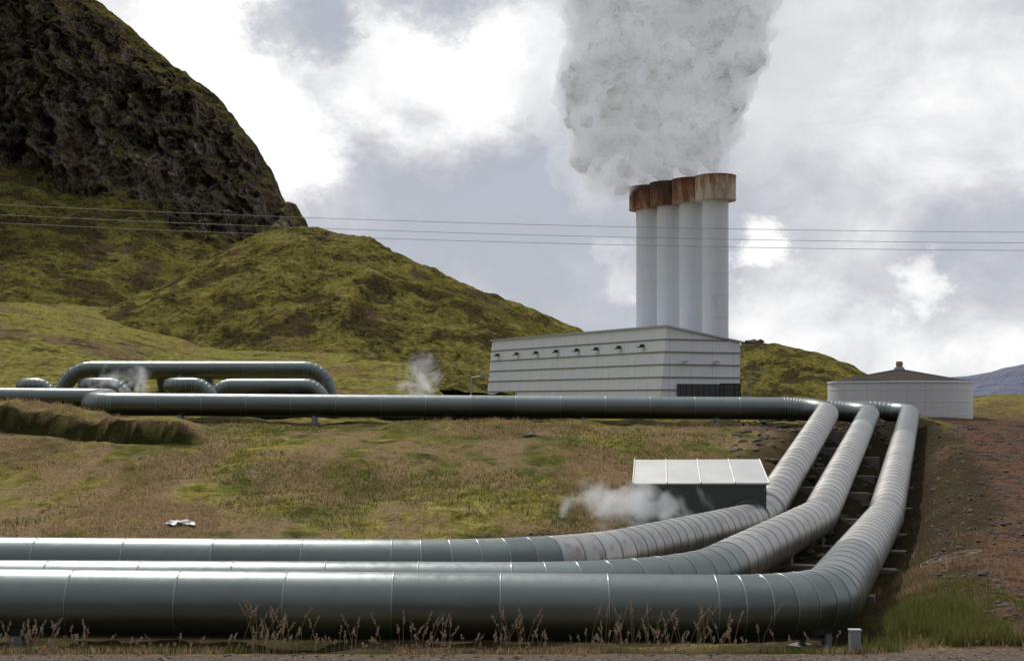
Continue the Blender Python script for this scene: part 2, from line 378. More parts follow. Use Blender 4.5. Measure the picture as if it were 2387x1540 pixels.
# ------------------------------------------------------------ pipe supports
def supports(pts,parent,name,every,lowevery,wide=1.5,off=0):
    mb=MB(); acc=off; lst=[]
    for a,b in zip(pts[:-1],pts[1:]):
        L=(b-a).length; acc+=L
        if acc>(lowevery if a.y<27 else every):
            acc=0; lst.append(((a+b)/2,(b-a).normalized()))
    for c,d in lst:
        if c.y<20: continue
        dh=Vector((d.x,d.y,0)).normalized(); sd=Vector((-dh.y,dh.x,0)); Zu=Vector((0,0,1))
        g=float(G(np.array([[c.x]]),np.array([[c.y]]))[0,0]); zb=c.z-.5
        top=max(g+.08,zb-.24)
        wd=wide if 30<c.y<60 else .8
        mb.box((c.x,c.y,(g-.5+top)/2),(wd,.35,top-g+.5),0,(sd,dh,Zu))
        for s in(-1,1):
            q=Vector((c.x,c.y,0))+sd*(.22*s)
            mb.box((q.x,q.y,(top+zb+.06)/2),(.04,.18,zb+.06-top),1,(sd,dh,Zu))
        mb.box((c.x,c.y,zb-.035),(.5,.22,.04),1,(sd,dh,Zu))
    return mb.obj(name,[M_conc,M_steel],parent)
supports(ptC,pC,'supports',4.2,11.5,2.1,9.5)
supports(ptB,pB,'supports',4.2,12,1.8,2.0)
supports(ptA,pA,'supports',4.6,12,1.5,0)

# ------------------------------------------------------------ pipe cover box
def valve_box():
    e=empty('pipe_shelter'); mb=MB()
    x0,x1=3.18,6.62; yf,yb=37.0,39.6; zb,ze,zt=.2,1.78,2.26
    v=[(x0,yf,zb),(x1,yf,zb),(x1,yf,ze),(x0,yf,ze),(x0+.02,yb,zb),(x1+.22,yb,zb),(x1+.22,yb,zt),(x0+.28,yb,zt),]
    mb.add(v,[(0,1,2,3),(1,5,6,2),(5,4,7,6),(4,0,3,7)],0)
    w=mb.obj('walls',[simple('cladding_dark_green',(.09,.115,.105),.4,.6,.15,2)],e)
    rf=MB()
    A=Vector((x0-.04,yf-.07,ze-.0));B=Vector((x1+.06,yf-.07,ze)); C=Vector((x1+.28,yb+.05,zt+.02)); D=Vector((x0+.24,yb+.05,zt+.02))
    for i in range(4):
        f0=i/4+.003; f1=(i+1)/4-.003
        q=[A.lerp(B,f0),A.lerp(B,f1),D.lerp(C,f1),D.lerp(C,f0)]; u=Vector((0,0,.035+.004*i))
        rf.add([p for p in q]+[p+u for p in q],[(3,2,1,0),(4,5,6,7),(0,1,5,4),(1,2,6,5),(2,3,7,6),(3,0,4,7)],0)
    for i in range(5):
        p0=A.lerp(B,i/4);p1=D.lerp(C,i/4); rf.cyl(p0+Vector((0,0,.05)),p1+Vector((0,0,.05)),.018,n=8,mat=0)
    rf.obj('roof',[simple('roof_sheet_metal',(.52,.52,.50),.42,.85,.25,1.2)],e)
    ring=MB(); c=Vector((6.25-.12,36.96,.80)); 
    n=40; vv=[]
    for o_,rr in((0,.49),(0,.60),(-.09,.60),(-.09,.49)):
        for i in range(n):
            a=2*math.pi*i/n; vv.append((c.x+rr*math.cos(a),c.y+o_,c.z+rr*math.sin(a)))
    ring.add(vv,[(q*n+i,q*n+(i+1)%n,(q+1)*n+(i+1)%n,(q+1)*n+i) for q in range(3) for i in range(n)],0,True)
    rv=MB()
    for z in (.5,.9,1.3,1.65):
        for x in (x0+.04,x1-.04): rv.cyl((x,yf-.012,z),(x,yf,z),.02,n=8)
    ring.obj('collar',[simple('collar_dark',(.05,.06,.06),.5,.5)],e); rv.obj('rivets',[M_steel],e)
valve_box()

# ------------------------------------------------------------ expansion loops (upper left)
k_=lambda u,y:(u-1193.5)*y/3315
def loop(name,x0,x1,y,z,zb,rr=1.9,r=.49,dy=0):
    e,_=pipe(name,[(x0,y+dy,zb),(x0,y,z),(x1,y,z),(x1,y+dy,zb)],rr,1.9,r=r,n=32,step=12); return e
loop('expansion_loop',-28.5,-11.6,90,5.9,2.8)
loop('expansion_loop',-28.4,-12.9,94,5.85,2.8)
loop('expansion_loop',-28.3,-14.4,98,5.9,2.8)
loop('expansion_loop',-27.8,-15.6,102,5.9,2.8)
loop('expansion_loop',-17.7,-11.2,84,4.72,2.6,rr=1.2)
for (xa,xb,y) in((-28.6,-27.0,83),(-24.6,-22.4,82),(-19.6,-17.4,81.5)):
    pipe('pipe_elbow',[(xa-1.6,y+9,4.6),(xa,y,4.78),(xb,y,4.78),(xb+.5,y-.2,2.6)],[0,1.2,1.1,0],1.1,r=.45,n=32,step=12)
mb=MB()
for x in(-21.3,-20.2,-18.8,-23.5,-15.8):
    mb.cyl((x,92+random.random()*5,2.5),(x,95,5.6),.28,n=20)
for i in range(9): mb.box((-27+i*1.9,88.8,3.6),(.14,.14,3.4),0)
mb.obj('pipe_rack',[simple('rack_steel',(.12,.14,.14),.5,.5)])

# ------------------------------------------------------------ station building
def wall_mat(name,col,axis):
    m,t,b=mat(name); p=pos(t)
    u=t.new('ShaderNodeVectorMath',{0:p,1:axis},operation='DOT_PRODUCT').outputs['Value']
    wv=t.math('SINE',t.math('MULTIPLY',u,2*math.pi/.35))
    st=t.noise(t.vmul(p,(1,1,.12)),1.4,4,.6)
    c=t.mix(st,tuple(x*.9 for x in col),tuple(min(.92,x*1.07) for x in col))
    pan=t.math('FRACT',t.math('MULTIPLY',u,1/3.3)); c=t.mix(t.mr(pan,.015,.03,.35,0),c,(.25,.26,.28))
    setp(t,b,col=c,rough=.5,norm=bump(t,wv,.25,.03)); return m
def building():
    e=empty('geothermal_station_building')
    N=Vector((19.6,180,0)); L=Vector((BL[0],BL[1],0)); Rr=Vector((BR[0],BR[1],0)); U=Vector((0,0,1))
    H0=3.7; ZT=13.15; ZR=11.3; LEN=50.4; W=11.3; bat=1.0
    def pl(s,z): return N+L*s-Rr*(bat*(ZT-z)/(ZT-H0))+U*z
    m=MB()
    m.add([pl(0,3.2),pl(LEN,3.2),pl(LEN,ZT),pl(0,ZT)],[(0,1,2,3)],0)
    rt=lambda s,w,z:N+L*s+Rr*w+U*z
    m.add([pl(0,3.2),pl(0,ZT),rt(0,W,ZR),rt(0,W,3.2)],[(0,1,2,3)],1)
    m.add([pl(LEN,3.2),rt(LEN,W,3.2),rt(LEN,W,ZR),pl(LEN,ZT)],[(0,1,2,3)],1)
    m.add([rt(0,W,3.2),rt(0,W,ZR),rt(LEN,W,ZR),rt(LEN,W,3.2)],[(0,1,2,3)],0)
    m.obj('walls',[wall_mat('clad_long',(.78,.83,.91),tuple(L)),wall_mat('clad_gable',(.78,.84,.93),tuple(Rr))],e)
    r=MB()
    a=[pl(-.25,ZT+.02)-Rr*.25,pl(LEN+.25,ZT+.02)-Rr*.25,rt(LEN+.25,W+.25,ZR+.02),rt(-.25,W+.25,ZR+.02)]
    r.add(a+[p+U*.22 for p in a],[(0,1,2,3),(7,6,5,4),(0,4,5,1),(1,5,6,2),(2,6,7,3),(3,7,4,0)],0)
    r.obj('roof',[simple('roof_trim',(.5,.52,.57),.5,.3)],e)
    rb=MB(); hs=[ZT-1.63-i*1.6 for i in range(5)]
    for z in hs:
        c0=pl(-.1,z)-Rr*.1; c1=pl(LEN+.05,z)-Rr*.1
        rb.add([c0,c1,c1+Rr*.2,c0+Rr*.2,c0+U*.14,c1+U*.14,c1+U*.14+Rr*.2,c0+U*.14+Rr*.2],[(0,1,2,3),(7,6,5,4),(0,4,5,1),(3,2,6,7),(0,3,7,4),(1,5,6,2)],0)
        wmax=W if z<ZR-.3 else W*(ZT-z)/(ZT-ZR)-.6
        w0=-(bat*(ZT-z)/(ZT-H0))-.1
        rb.box(rt(-.06,(w0+wmax)/2,z+.07),(wmax-w0,.14,.14),0,(Rr,L,U))
    rb.obj('cladding_ribs',[simple('rib_grey',(.22,.23,.26),.5,.3)],e)
    pb=MB(); pb.box(rt(-.2,W/2-.3,3.4),(W+1.0,.3,1.1),0,(Rr,L,U)); pb.box(rt(LEN/2,-bat-.2,3.35),(LEN,.3,.9),0,(L,Rr,U))
    pb.obj('plinth',[simple('plinth_dark',(.06,.04,.035),.8)],e)
    fl=MB()
    for u in(1160,1205,1250,1297,1345,1390,1443,1497):
        q=(u-1193.5)/3315
        s=(N.x-q*N.y-.45)/(q*L.y-L.x); z=ZT-1.95+.2
        c=pl(s,z-.5)-Rr*.35
        fl.box(c,(.55,.35,.4),0,(L,Rr,U)); fl.box(c-Rr*.25-U*.18,(.75,.5,.14),0,(L,Rr,(U*.8-Rr*.6).normalized())); fl.cyl(c,c+Rr*.4,.07,n=8)
    for w in(2.5,7.3):
        c=rt(-.45,w,8.75); fl.box(c,(.6,.4,.3),1,(Rr,L,U)); fl.cyl(c,c+L*.45,.07,n=8,mat=1)
    fl.obj('floodlights',[simple('black_lamp',(.03,.03,.03),.5),simple('grey_lamp',(.5,.5,.5),.5)],e)
    d=MB()
    d.box(rt(-.14,4.6,4.9),(6.2,.2,2.1),0,(Rr,L,U))
    for i in range(7): d.box(rt(-.26,1.9+i*.9,4.9),(.06,.06,2.1),1,(Rr,L,U))
    d.obj('roller_door',[simple('door_dark',(.05,.065,.06),.5,.1),simple('door_rail',(.035,.045,.04),.5)],e)
    g=MB(); g.box(rt(-.16,9.5,5.0),(3.2,.2,1.9),0,(Rr,L,U))
    for w in(7.95,8.6,10.3,11.1): g.box(rt(-.3,w,5.0),(.1,.1,2.0),1,(Rr,L,U))
    for z in(4.05,5.3,6.0): g.box(rt(-.29,9.5,z),(3.2,.08,.1),1,(Rr,L,U))
    mg,tg,bg=mat('window_glass'); setp(tg,bg,col=(.05,.09,.08),rough=.06,metal=0.0,spec=.8)
    g.obj('window',[mg,simple('window_frame',(.03,.03,.03),.5)],e)
building()

# ------------------------------------------------------------ chimneys
m,t,b=mat('chimney_paint'); p=pos(t)
st=t.noise(t.vmul(p,(1.2,1.2,.08)),1.0,5,.6)
c=t.mix(st,(.65,.705,.76),(.77,.815,.865)); c=t.mix(t.mr(t.noise(t.vmul(p,(2,2,.15)),1.0,5,.7),.58,.73,0,.4),c,(.44,.40,.34))
setp(t,b,col=c,rough=.55); M_chim=m
def rustmat(name,am):
    m,t,b=mat(name); p=pos(t)
    zz=t.new('ShaderNodeSeparateXYZ',{0:p}).outputs[2]
    n=t.math('ADD',t.math('MULTIPLY',t.noise(t.vmul(p,(1,1,.22)),.9,6,.7),.75),t.math('MULTIPLY',t.noise(p,.45,4,.6),.35))
    n=t.math('ADD',n,t.mr(zz,31.8,35.8,-.09,.12))
    n=t.math('ADD',n,am)
    c=t.ramp(n,[(.42,(.52,.47,.40)),(.52,(.38,.26,.17)),(.6,(.24,.11,.055)),(.72,(.11,.042,.025)),(.85,(.055,.026,.02))])
    setp(t,b,col=c,rough=.85,norm=bump(t,n,.3,.1)); return m
for i,(x,y,zt,am) in enumerate([(28.48,199,35.16,-.05),(25.84,204.2,35.48,.08),(23.17,209.3,35.76,.15),(20.5,214.4,35.9,.12)]):
    e=empty('chimney'); s=MB(); h=zt-3.6
    prof=[(1.8,3.0)]
    z=3.0
    while z+3.1<h: 
        z+=3.1; prof+= [(1.8,z-.06),(1.835,z-.05),(1.835,z+.03),(1.8,z+.04)]
    prof+=[(1.8,h+1.0)]
    s.lathe((x,y,0),prof,56,0)
    s.lathe((x,y,0),[(2.6,2.5),(2.6,4.2),(1.8,4.3)],40,1)
    s.obj('shaft',[M_chim,M_conc],e)
    cp=MB(); cp.lathe((x,y,0),[(1.82,h+.12),(2.80,h+.12),(2.86,h+.2),(2.86,h+.32),(2.83,h+.34),(2.83,zt-.12),(2.88,zt-.1),(2.88,zt),(2.72,zt),(2.70,h+.4),(1.7,h+.4)],64,0)
    cp.obj('cap',[rustmat('rusty_cap_%d'%i,am)],e)
    ld=MB()
    for dx in(-.22,.22): ld.cyl((x+dx,y+1.95,3),(x+dx,y+1.95,h),.03,n=6)
    ld.obj('ladder',[M_steel],e)

# ------------------------------------------------------------ storage tank
def tank():
    e=empty('storage_tank'); cx,cy=k_(2096.5,185),185; R=344/2*176/3315
    m=MB(); prof=[(R,.3)]
    for z in(2.0,3.7,5.2): prof+=[(R,z-.04),(R+.03,z-.03),(R+.03,z+.03),(R,z+.04)]
    prof+=[(R,6.05),(R+.1,6.05),(R+.1,6.25),(R-.05,6.27)]
    m.lathe((cx,cy,0),prof,96,0)
    mt,t,b=mat('tank_paint'); p=pos(t); n=t.noise(t.vmul(p,(1,1,.2)),.7,5,.6)
    wv=t.math('FRACT',t.math('MULTIPLY',t.new('ShaderNodeSeparateXYZ',{0:p}).outputs[0],.45))
    c=t.mix(n,(.60,.63,.66),(.74,.76,.79)); c=t.mix(t.mr(wv,.01,.03,.3,0),c,(.2,.2,.2)); setp(t,b,col=c,rough=.55)
    m.obj('shell',[mt],e)
    r=MB(); n=40; vv=[(cx,cy,7.95)]; 
    for i in range(n):
        a=2*math.pi*i/n; vv.append((cx+(R-.1)*math.cos(a),cy+(R-.1)*math.sin(a),6.28))
    r.add(vv,[(0,1+i,1+(i+1)%n) for i in range(n)],0)
    for i in range(n): r.cyl(vv[0],vv[1+i],.03,n=5,mat=0,caps=False)
    rm,rt_,rb_=mat('tank_roof'); n_=rt_.noise(pos(rt_),3,4,.6); setp(rt_,rb_,col=rt_.mix(n_,(.065,.06,.052),(.10,.09,.08)),rough=1.0,spec=.05)
    r.obj('roof',[rm],e)
    v=MB(); v.cyl((cx,cy,7.6),(cx,cy,8.15),.75,.6,24,0); v.cyl((cx,cy,8.1),(cx,cy,8.9),.42,.42,20,1)
    v.lathe((cx,cy,0),[(.42,8.5),(.5,8.52),(.5,8.6),(.42,8.62)],20,1)
    v.obj('vent',[simple('vent_grey',(.3,.3,.29),.6),simple('vent_rust',(.35,.26,.2),.7)],e)
tank()

# ------------------------------------------------------------ power line
def powerline():
    e=empty('power_line'); mb=MB()
    for Pz in([(-75,19.9),(-35.9,17.8),(-14.9,16.87),(8.65,16.1),(36,15.45),(80,16.2)],
              [(-75,19.2),(-35.9,17.1),(-10.7,16.05),(8.65,15.3),(36,14.72),(80,15.4)],
              [(-75,18.6),(-35.9,16.55),(-10.4,15.45),(8.65,14.8),(36,14.15),(80,14.9)]):
        xs_=np.array([p[0] for p in Pz]); zs=np.array([p[1] for p in Pz]); c=np.polyfit(xs_,zs,2)
        q=[Vector((x,100,float(np.polyval(c,x)))) for x in np.linspace(-75,80,60)]
        for a,b in zip(q[:-1],q[1:]): mb.cyl(a,b,.015,n=6,caps=False)
    for x in(-75,80):
        mb.cyl((x,100,0),(x,100,22),.2,.14,12,1); mb.box((x,100,19.4),(.15,2.4,.2),1)
    mb.obj('wires_and_poles',[simple('wire',(.2,.2,.2),.6),simple('pole_wood',(.12,.09,.06),.9)],e)
powerline()

def lamp(x,y,z0,h):
    e=empty('street_lamp'); mb=MB(); mb.cyl((x,y,z0),(x,y,z0+h),.09,.06,10); mb.cyl((x,y,z0+h),(x+.9,y,z0+h+.15),.05,.05,8); mb.box((x+1.2,y,z0+h+.15),(.8,.3,.15),0); mb.obj('post',[M_steel],e)
lamp(k_(1750,170),170,1.0,6.2)
lamp(k_(1098,120),120,3.0,2.8)

# ------------------------------------------------------------ grass
def blades(name,x,y,h,w,cols,lean=.5,mt=None):
    n=len(x); z=G(x.reshape(1,-1),y.reshape(1,-1))[0]-.02
    th=rng.uniform(0,math.tau,n); la=rng.uniform(0,1,n)*lean*h; ph=rng.uniform(0,math.tau,n)
    dx=np.cos(th)*w/2; dy=np.sin(th)*w/2
    v=np.empty((n,5,3))
    v[:,0]=np.stack([x-dx,y-dy,z],-1); v[:,1]=np.stack([x+dx,y+dy,z],-1)
    mx_=x+np.cos(ph)*la*.35; my_=y+np.sin(ph)*la*.35
    v[:,2]=np.stack([mx_-dx*.7,my_-dy*.7,z+h*.55],-1); v[:,3]=np.stack([mx_+dx*.7,my_+dy*.7,z+h*.55],-1)
    v[:,4]=np.stack([x+np.cos(ph)*la,y+np.sin(ph)*la,z+h],-1)
    o=np.arange(n)*5
    F=np.concatenate([np.stack([o,o+1,o+3],-1),np.stack([o,o+3,o+2],-1),np.stack([o+2,o+3,o+4],-1)])
    me=bpy.data.meshes.new(name); me.vertices.add(n*5); me.vertices.foreach_set('co',v.ravel())
    me.loops.add(F.size); me.loops.foreach_set('vertex_index',F.ravel().astype(np.int32)); me.polygons.add(len(F))
    me.polygons.foreach_set('loop_start',(np.arange(len(F))*3).astype(np.int32)); me.polygons.foreach_set('loop_total',np.full(len(F),3,np.int32)); me.update(calc_edges=True)
    ca=me.color_attributes.new('col','FLOAT_COLOR','POINT'); cc=np.ones((n,5,4)); cc[:,:,:3]=cols[:,None,:]; cc[:,:2,:3]*=.7
    ca.data.foreach_set('color',cc.ravel().astype(np.float32)); me.materials.append(M_blade)
    ob=bpy.data.objects.new(name,me); S.collection.objects.link(ob); return ob
m,t,b=mat('grass_blade'); ca=t.new('ShaderNodeVertexColor',layer_name='col').outputs[0]
tr=t.new('ShaderNodeBsdfTranslucent',{'Color':ca}); df=t.new('ShaderNodeBsdfDiffuse',{'Color':ca})
mx2=t.new('ShaderNodeMixShader',{0:.4,1:df.outputs[0],2:tr.outputs[0]}); t.l.new(mx2.outputs[0],t.n['Material Output'].inputs[0]); M_blade=m
def pick(n,pal,var=.25):
    pal=np.array(pal); return pal[rng.integers(0,len(pal),n)]*(1+rng.uniform(-var,var,(n,1)))
STRAW=[(.40,.28,.17),(.33,.225,.135),(.27,.175,.11)]; GRN=[(.125,.135,.038),(.17,.165,.05),(.10,.11,.034)]; MOSS=[(.32,.275,.075),(.26,.22,.058),(.38,.33,.12)]; RED=[(.29,.16,.10),(.34,.22,.14)]
def clump(x0,x1,y0,y1,n,sc,thr,seed):
    x=rng.uniform(x0,x1,n); y=rng.uniform(y0,y1,n); k=fbm(x*sc,y*sc,seed,3)>thr; return x[k],y[k]
def field(n,pal,sc,thr,seed,h0,h1,w,y0=28,y1=61):
    y=y0+(y1-y0)*rng.uniform(0,1,n)**.9; x=rng.uniform(-.40,.26,n)*y; e=turf_e(x,y); k=(fbm(x*sc,y*sc*.6,seed,4)>thr)&(x<np.interp(y,[28,36,61],[8,3.5,11.5]))&~((x<-11.0)&(e>-1.5)&(e<.3)); x=x[k];y=y[k]
    return x,y,rng.uniform(h0,h1,len(x)),pal
parts=[field(110000,STRAW,.22,.01,3,.06,.20,.018),field(60000,GRN,.2,.03,8,.05,.15,.03),field(60000,MOSS,.3,.02,12,.03,.09,.05)]
x=np.concatenate([p[0] for p in parts]);y=np.concatenate([p[1] for p in parts]);h=np.concatenate([p[2] for p in parts])
c=np.concatenate([pick(len(p[0]),p[3]) for p in parts]); w=np.concatenate([np.full(len(parts[0][0]),.02),np.full(len(parts[1][0]),.03),np.full(len(parts[2][0]),.05)])
blades('meadow_grass',x,y,h,w,c,.6)
L=[]
for (a,bb,y0,y1,n,sc,thr,sd,pal,h0,h1) in [
    (-9,5.5,19.75,20.7,11000,.9,.0,1,STRAW,.04,.16),(-9,5.5,19.9,20.8,12000,.7,-.02,5,GRN,.05,.18),
    (5.0,7.3,20.2,23.5,14000,.9,-.03,2,GRN,.10,.34),(5.2,8.4,20.2,27,9000,.8,.01,7,GRN,.06,.22),
    (6.2,12,20,30,9000,.6,.03,9,RED,.04,.18),(5.6,12,20,30,7000,.6,.02,19,STRAW,.05,.22),(6,16,22,45,7000,.4,.05,4,STRAW,.06,.2),(7,22,30,70,12000,.3,.05,24,RED,.05,.16),(-34,-9,19.8,20.8,5000,.8,-.05,3,STRAW,.06,.2)]:
    x,y=clump(a,bb,y0,y1,n,sc,thr,sd); 
    k=(x>xC(y)+.1)|(y<20.8); x=x[k];y=y[k]; L.append((x,y,rng.uniform(h0,h1,len(x)),pick(len(x),pal)))
blades('verge_grass',*[np.concatenate([l[i] for l in L]) for i in(0,1,2)],np.full(sum(len(l[0]) for l in L),.012),np.concatenate([l[3] for l in L]),.7)
mb=MB()
def stalks(lst):
    zz=G(np.array([[l[0] for l in lst]]),np.array([[l[1] for l in lst]]))[0]
    for (x,y,h),z in zip(lst,zz):
        a=random.uniform(-.35,.45)*h; p0=Vector((x,y,float(z))); pts=[p0+Vector((a*f*f,random.uniform(-.01,.01),h*f)) for f in(0,.35,.7,1)]
        for i in range(3):
            p,q=pts[i],pts[i+1]; w=.003
            mb.add([p-Vector((w,0,0)),p+Vector((w,0,0)),q+Vector((w*.8,0,0)),q-Vector((w*.8,0,0))],[(0,1,2,3)],0)
        for k in range(random.randint(7,13)):
            f=.62+.38*k/12; q=pts[2].lerp(pts[3],(f-.62)/.38); o=Vector((random.uniform(-.035,.035)*(1.25-f),random.uniform(-.02,.02),random.uniform(0,.02))); s=random.uniform(.006,.012)
            c_=q+o; mb.add([c_+Vector((-s,0,0)),c_+Vector((0,s*.4,-s*1.2)),c_+Vector((s,0,0)),c_+Vector((0,-s*.4,s*1.8))],[(0,1,2,3)],1)
cl=[(-6.8,.5,40,.5),(-7.3,.4,14,.5),(-5.3,.5,6,.3),(-3.4,.3,32,.85),(-2.5,.5,16,.6),(-1.2,.35,28,.6),(.1,.3,22,.75),(1.3,.4,18,.5),(2.2,.45,42,.88),(3.0,.3,14,.75),(4.1,.5,4,.4),(-4.4,.8,8,.3),(6.6,.8,10,.3)]
sl_=[]
for cx,sp,n,hm in cl:
    for i in range(n): sl_.append((random.gauss(cx,sp),random.uniform(19.75,20.5),random.uniform(.08,1.0)**.8*hm))
for i in range(80): sl_.append((random.uniform(-8.5,5),random.uniform(19.75,20.5),random.uniform(.1,.35)))
for i in range(90): sl_.append((random.uniform(-30,-8.5),random.uniform(19.8,20.5),random.uniform(.2,.5)))
stalks(sl_)
mb.obj('seeding_grass',[simple('stalk',(.30,.23,.15),.9),simple('seed_head',(.46,.37,.30),.9)])

# ------------------------------------------------------------ rocks
import bmesh
def rocks(name,plist,mt):
    mb=MB()
    bm=bmesh.new(); bmesh.ops.create_icosphere(bm,subdivisions=2,radius=1); V=np.array([v.co[:] for v in bm.verts]); F=[tuple(v.index for v in f.verts) for f in bm.faces]; bm.free()
    zz=G(np.array([[p[0] for p in plist]]),np.array([[p[1] for p in plist]]))[0]
    for (x,y,s,fl),z in zip(plist,zz):
        o=random.uniform(0,90)
        d=1+1.1*fbm(V[:,0]*1.3+o,V[:,1]*1.3,V[:,2]*1.3+o,3); a=random.uniform(0,6.28)
        P=V*d[:,None]*np.array([s*1.3,s,s*fl]); P=np.stack([P[:,0]*math.cos(a)-P[:,1]*math.sin(a),P[:,0]*math.sin(a)+P[:,1]*math.cos(a),P[:,2]],-1)+np.array([x,y,z+s*fl*.15])
        mb.add(P.tolist(),F,0,False)
    return mb.obj(name,[mt])
M_rock=simple('lava_rock',(.085,.065,.052),.95,0,.5,3,.5)
pl=[]
for i in range(1500):
    y=random.uniform(20.5,74); x=xC(y)+.9+abs(random.gauss(0,1))*y*.07; pl.append((float(x),y,random.uniform(.012,.05)*random.choice([1,1,1,1.8]),.7))
for i in range(420):
    y=random.uniform(34,72); x=float(xC(y))-random.uniform(.6,y*.125); pl.append((x,y,random.uniform(.05,.18),.7))
for i in range(300): pl.append((random.uniform(-8,8.5),random.uniform(18,19.9),random.uniform(.008,.028),.8))
for i in range(110): pl.append((random.gauss(1.6,1.5),random.gauss(34.8,.7),random.uniform(.03,.12),.6))
rocks('rocks',pl,M_rock)
rocks('boulder',[(.7,53,.24,.6),(.95,53.2,.15,.6)],M_rock)
rb=rocks('rock_outcrop',[(51+random.gauss(0,1.2),300+random.uniform(-2,2),random.uniform(.3,.8),.9) for i in range(16)],M_rock)
zz=[v.co.z for v in rb.data.vertices]; dz=15.9-sum(zz)/len(zz)
for v in rb.data.vertices: v.co.z+=dz

x1=np.linspace(-8.85,-8.15,40); y1=np.linspace(36.4,36.65,24); X,Y=np.meshgrid(x1,y1)
Zg=G(X,Y)+.05+np.abs(fbm(X*6,Y*6,3,4))*.12
grid_obj('plastic_sheet',X+fbm(X*5,Y*5,1,3)*.2,Y,Zg,simple('white_plastic',(.36,.36,.36),.5,0,.15))
mb=MB()
for k in range(4):
    q=[]
    ox=random.uniform(-.3,.3)
    for i in range(26):
        a=i/25*4.5+k; q.append((9.25+ox+.4*math.cos(a)*(1+.1*k),30.2+.35*math.sin(a)+.1*k))
    zz=G(np.array([[p[0] for p in q]]),np.array([[p[1] for p in q]]))[0]
    q=[Vector((a,b_,z+.03)) for (a,b_),z in zip(q,zz)]
    for a,b_ in zip(q[:-1],q[1:]): mb.cyl(a,b_,.007,n=6,caps=False)
mb.obj('loose_cable',[simple('cable_pale',(.3,.3,.28),.6)])
mb=MB(); mb.box((4.82,20.0,.60),(.15,.12,.3),0); mb.box((4.82,20.0,.76),(.17,.14,.02),0); mb.obj('marker_post',[M_steel])

# ------------------------------------------------------------ steam
def vapour(name,density,emis,aniso=0.0,fn=None):
    m=bpy.data.materials.new(name); m.use_nodes=True; t=NT(m.node_tree); t.n.remove(t.n['Principled BSDF'])
    v=t.new('ShaderNodeVolumePrincipled',{'Color':(1,1,1,1),'Anisotropy':aniso,'Density':density,'Emission Strength':density*emis,'Emission Color':(.93,.96,1,1)})  # added emission stands in for multiple scattering inside the steam
    if fn:
        d=fn(t,pos(t)); t.l.new(t.math('MULTIPLY',d,density),v.inputs['Density']); t.l.new(t.math('MULTIPLY',d,density*emis),v.inputs['Emission Strength'])
    t.l.new(v.outputs[0],t.n['Material Output'].inputs['Volume']); return m
def billow(name,spheres,voxel,disp,mt,parent=None,smooth=False):
    bm=bmesh.new()
    for (c,r) in spheres:
        bmesh.ops.create_icosphere(bm,subdivisions=2,radius=r,matrix=Matrix.Translation(c))
    me=bpy.data.meshes.new(name); bm.to_mesh(me); bm.free(); me.materials.append(mt)
    o=bpy.data.objects.new(name,me); S.collection.objects.link(o); o.parent=parent
    r=o.modifiers.new('union','REMESH'); r.mode='VOXEL'; r.voxel_size=voxel; r.use_smooth_shade=True
    for i,(sc,st) in enumerate(disp):
        tx=bpy.data.textures.new(name+'_t%d'%i,'CLOUDS'); tx.noise_scale=sc; tx.noise_depth=2
        d=o.modifiers.new('billow%d'%i,'DISPLACE'); d.texture=tx; d.strength=st; d.mid_level=.5; d.texture_coords='GLOBAL'
    return o
sp=[]
zk=[34,37,43.5,50,56,62,72,84]; lk=[14,9.5,6,5,5.5,5,4,3]; rk_=[30.5,32.5,34.8,36.5,38,40.5,45,50]
r3=random.Random(11)
for i in range(280):
    z=r3.uniform(39,82); l=np.interp(z,zk,lk); r=np.interp(z,zk,rk_); rad=r3.choice([1.8,2.4,3.2,4.0,5.0])*(1 if z>44 else .75)
    y=r3.uniform(200,210)
    sp.append((Vector((r3.uniform(l+rad,r-rad),y,z)),rad))
for z in range(42,84,4):
    l=np.interp(z,zk,lk); r=np.interp(z,zk,rk_)
    for f in(.25,.42,.58,.75): sp.append((Vector((l+(r-l)*f,208,z)),6.3 if z>44 else 4.5))
for (x,y,zt) in((28.48,199,35.16),(25.84,204.2,35.48),(23.17,209.3,35.76),(20.5,214.4,35.9)):
    for j in range(9):
        f=j/8; sp.append((Vector((x-f*3+r3.uniform(-1,1)*f*2.5,y+r3.uniform(-1,1)*f,zt+.4+f*5.5)),1.9+f*1.6))
for i in range(16):
    sp.append((Vector((r3.uniform(10,17),r3.uniform(206,218),r3.uniform(36,40))),r3.uniform(1.2,2.6)))
pe=empty('steam_plume')
billow('outer_vapour',sp,.5,[(3.2,3.2),(1.3,1.4)],vapour('steam_vapour',.36,.27),pe)
th_=[]
for i in range(60):
    z=r3.uniform(40,82); th_.append((Vector((np.interp(z,zk,rk_)+r3.uniform(-3,11)*(z-34)/30,r3.uniform(204,214),z)),r3.uniform(3,6)))
for i in range(26): 
    z=r3.uniform(33,60); th_.append((Vector((np.interp(z,zk,lk)+r3.uniform(-3,3),r3.uniform(204,216),z)),r3.uniform(2.2,4)))
billow('thin_vapour',th_,.8,[(4,5),(1.6,2.0)],vapour('thin_steam_vapour',.055,.38),pe)
ms_,t,b=mat('dense_steam'); p=pos(t); t.n.remove(b)
bn=bump(t,t.noise(p,.55,6,.62,.3),1.0,1.6)
df=t.new('ShaderNodeBsdfDiffuse',{'Color':(.93,.93,.94,1),'Normal':bn}); em=t.new('ShaderNodeEmission',{'Color':(.92,.95,1,1),'Strength':.12})  # slight glow added in place of light scattered within the plume
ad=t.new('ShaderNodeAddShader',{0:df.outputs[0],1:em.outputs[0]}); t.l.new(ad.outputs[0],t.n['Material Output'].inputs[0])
billow('dense_core',[(c,r-1.15) for c,r in sp if r>1.9],.45,[(3.2,3.0),(1.3,1.6),(.6,.6)],ms_,pe)
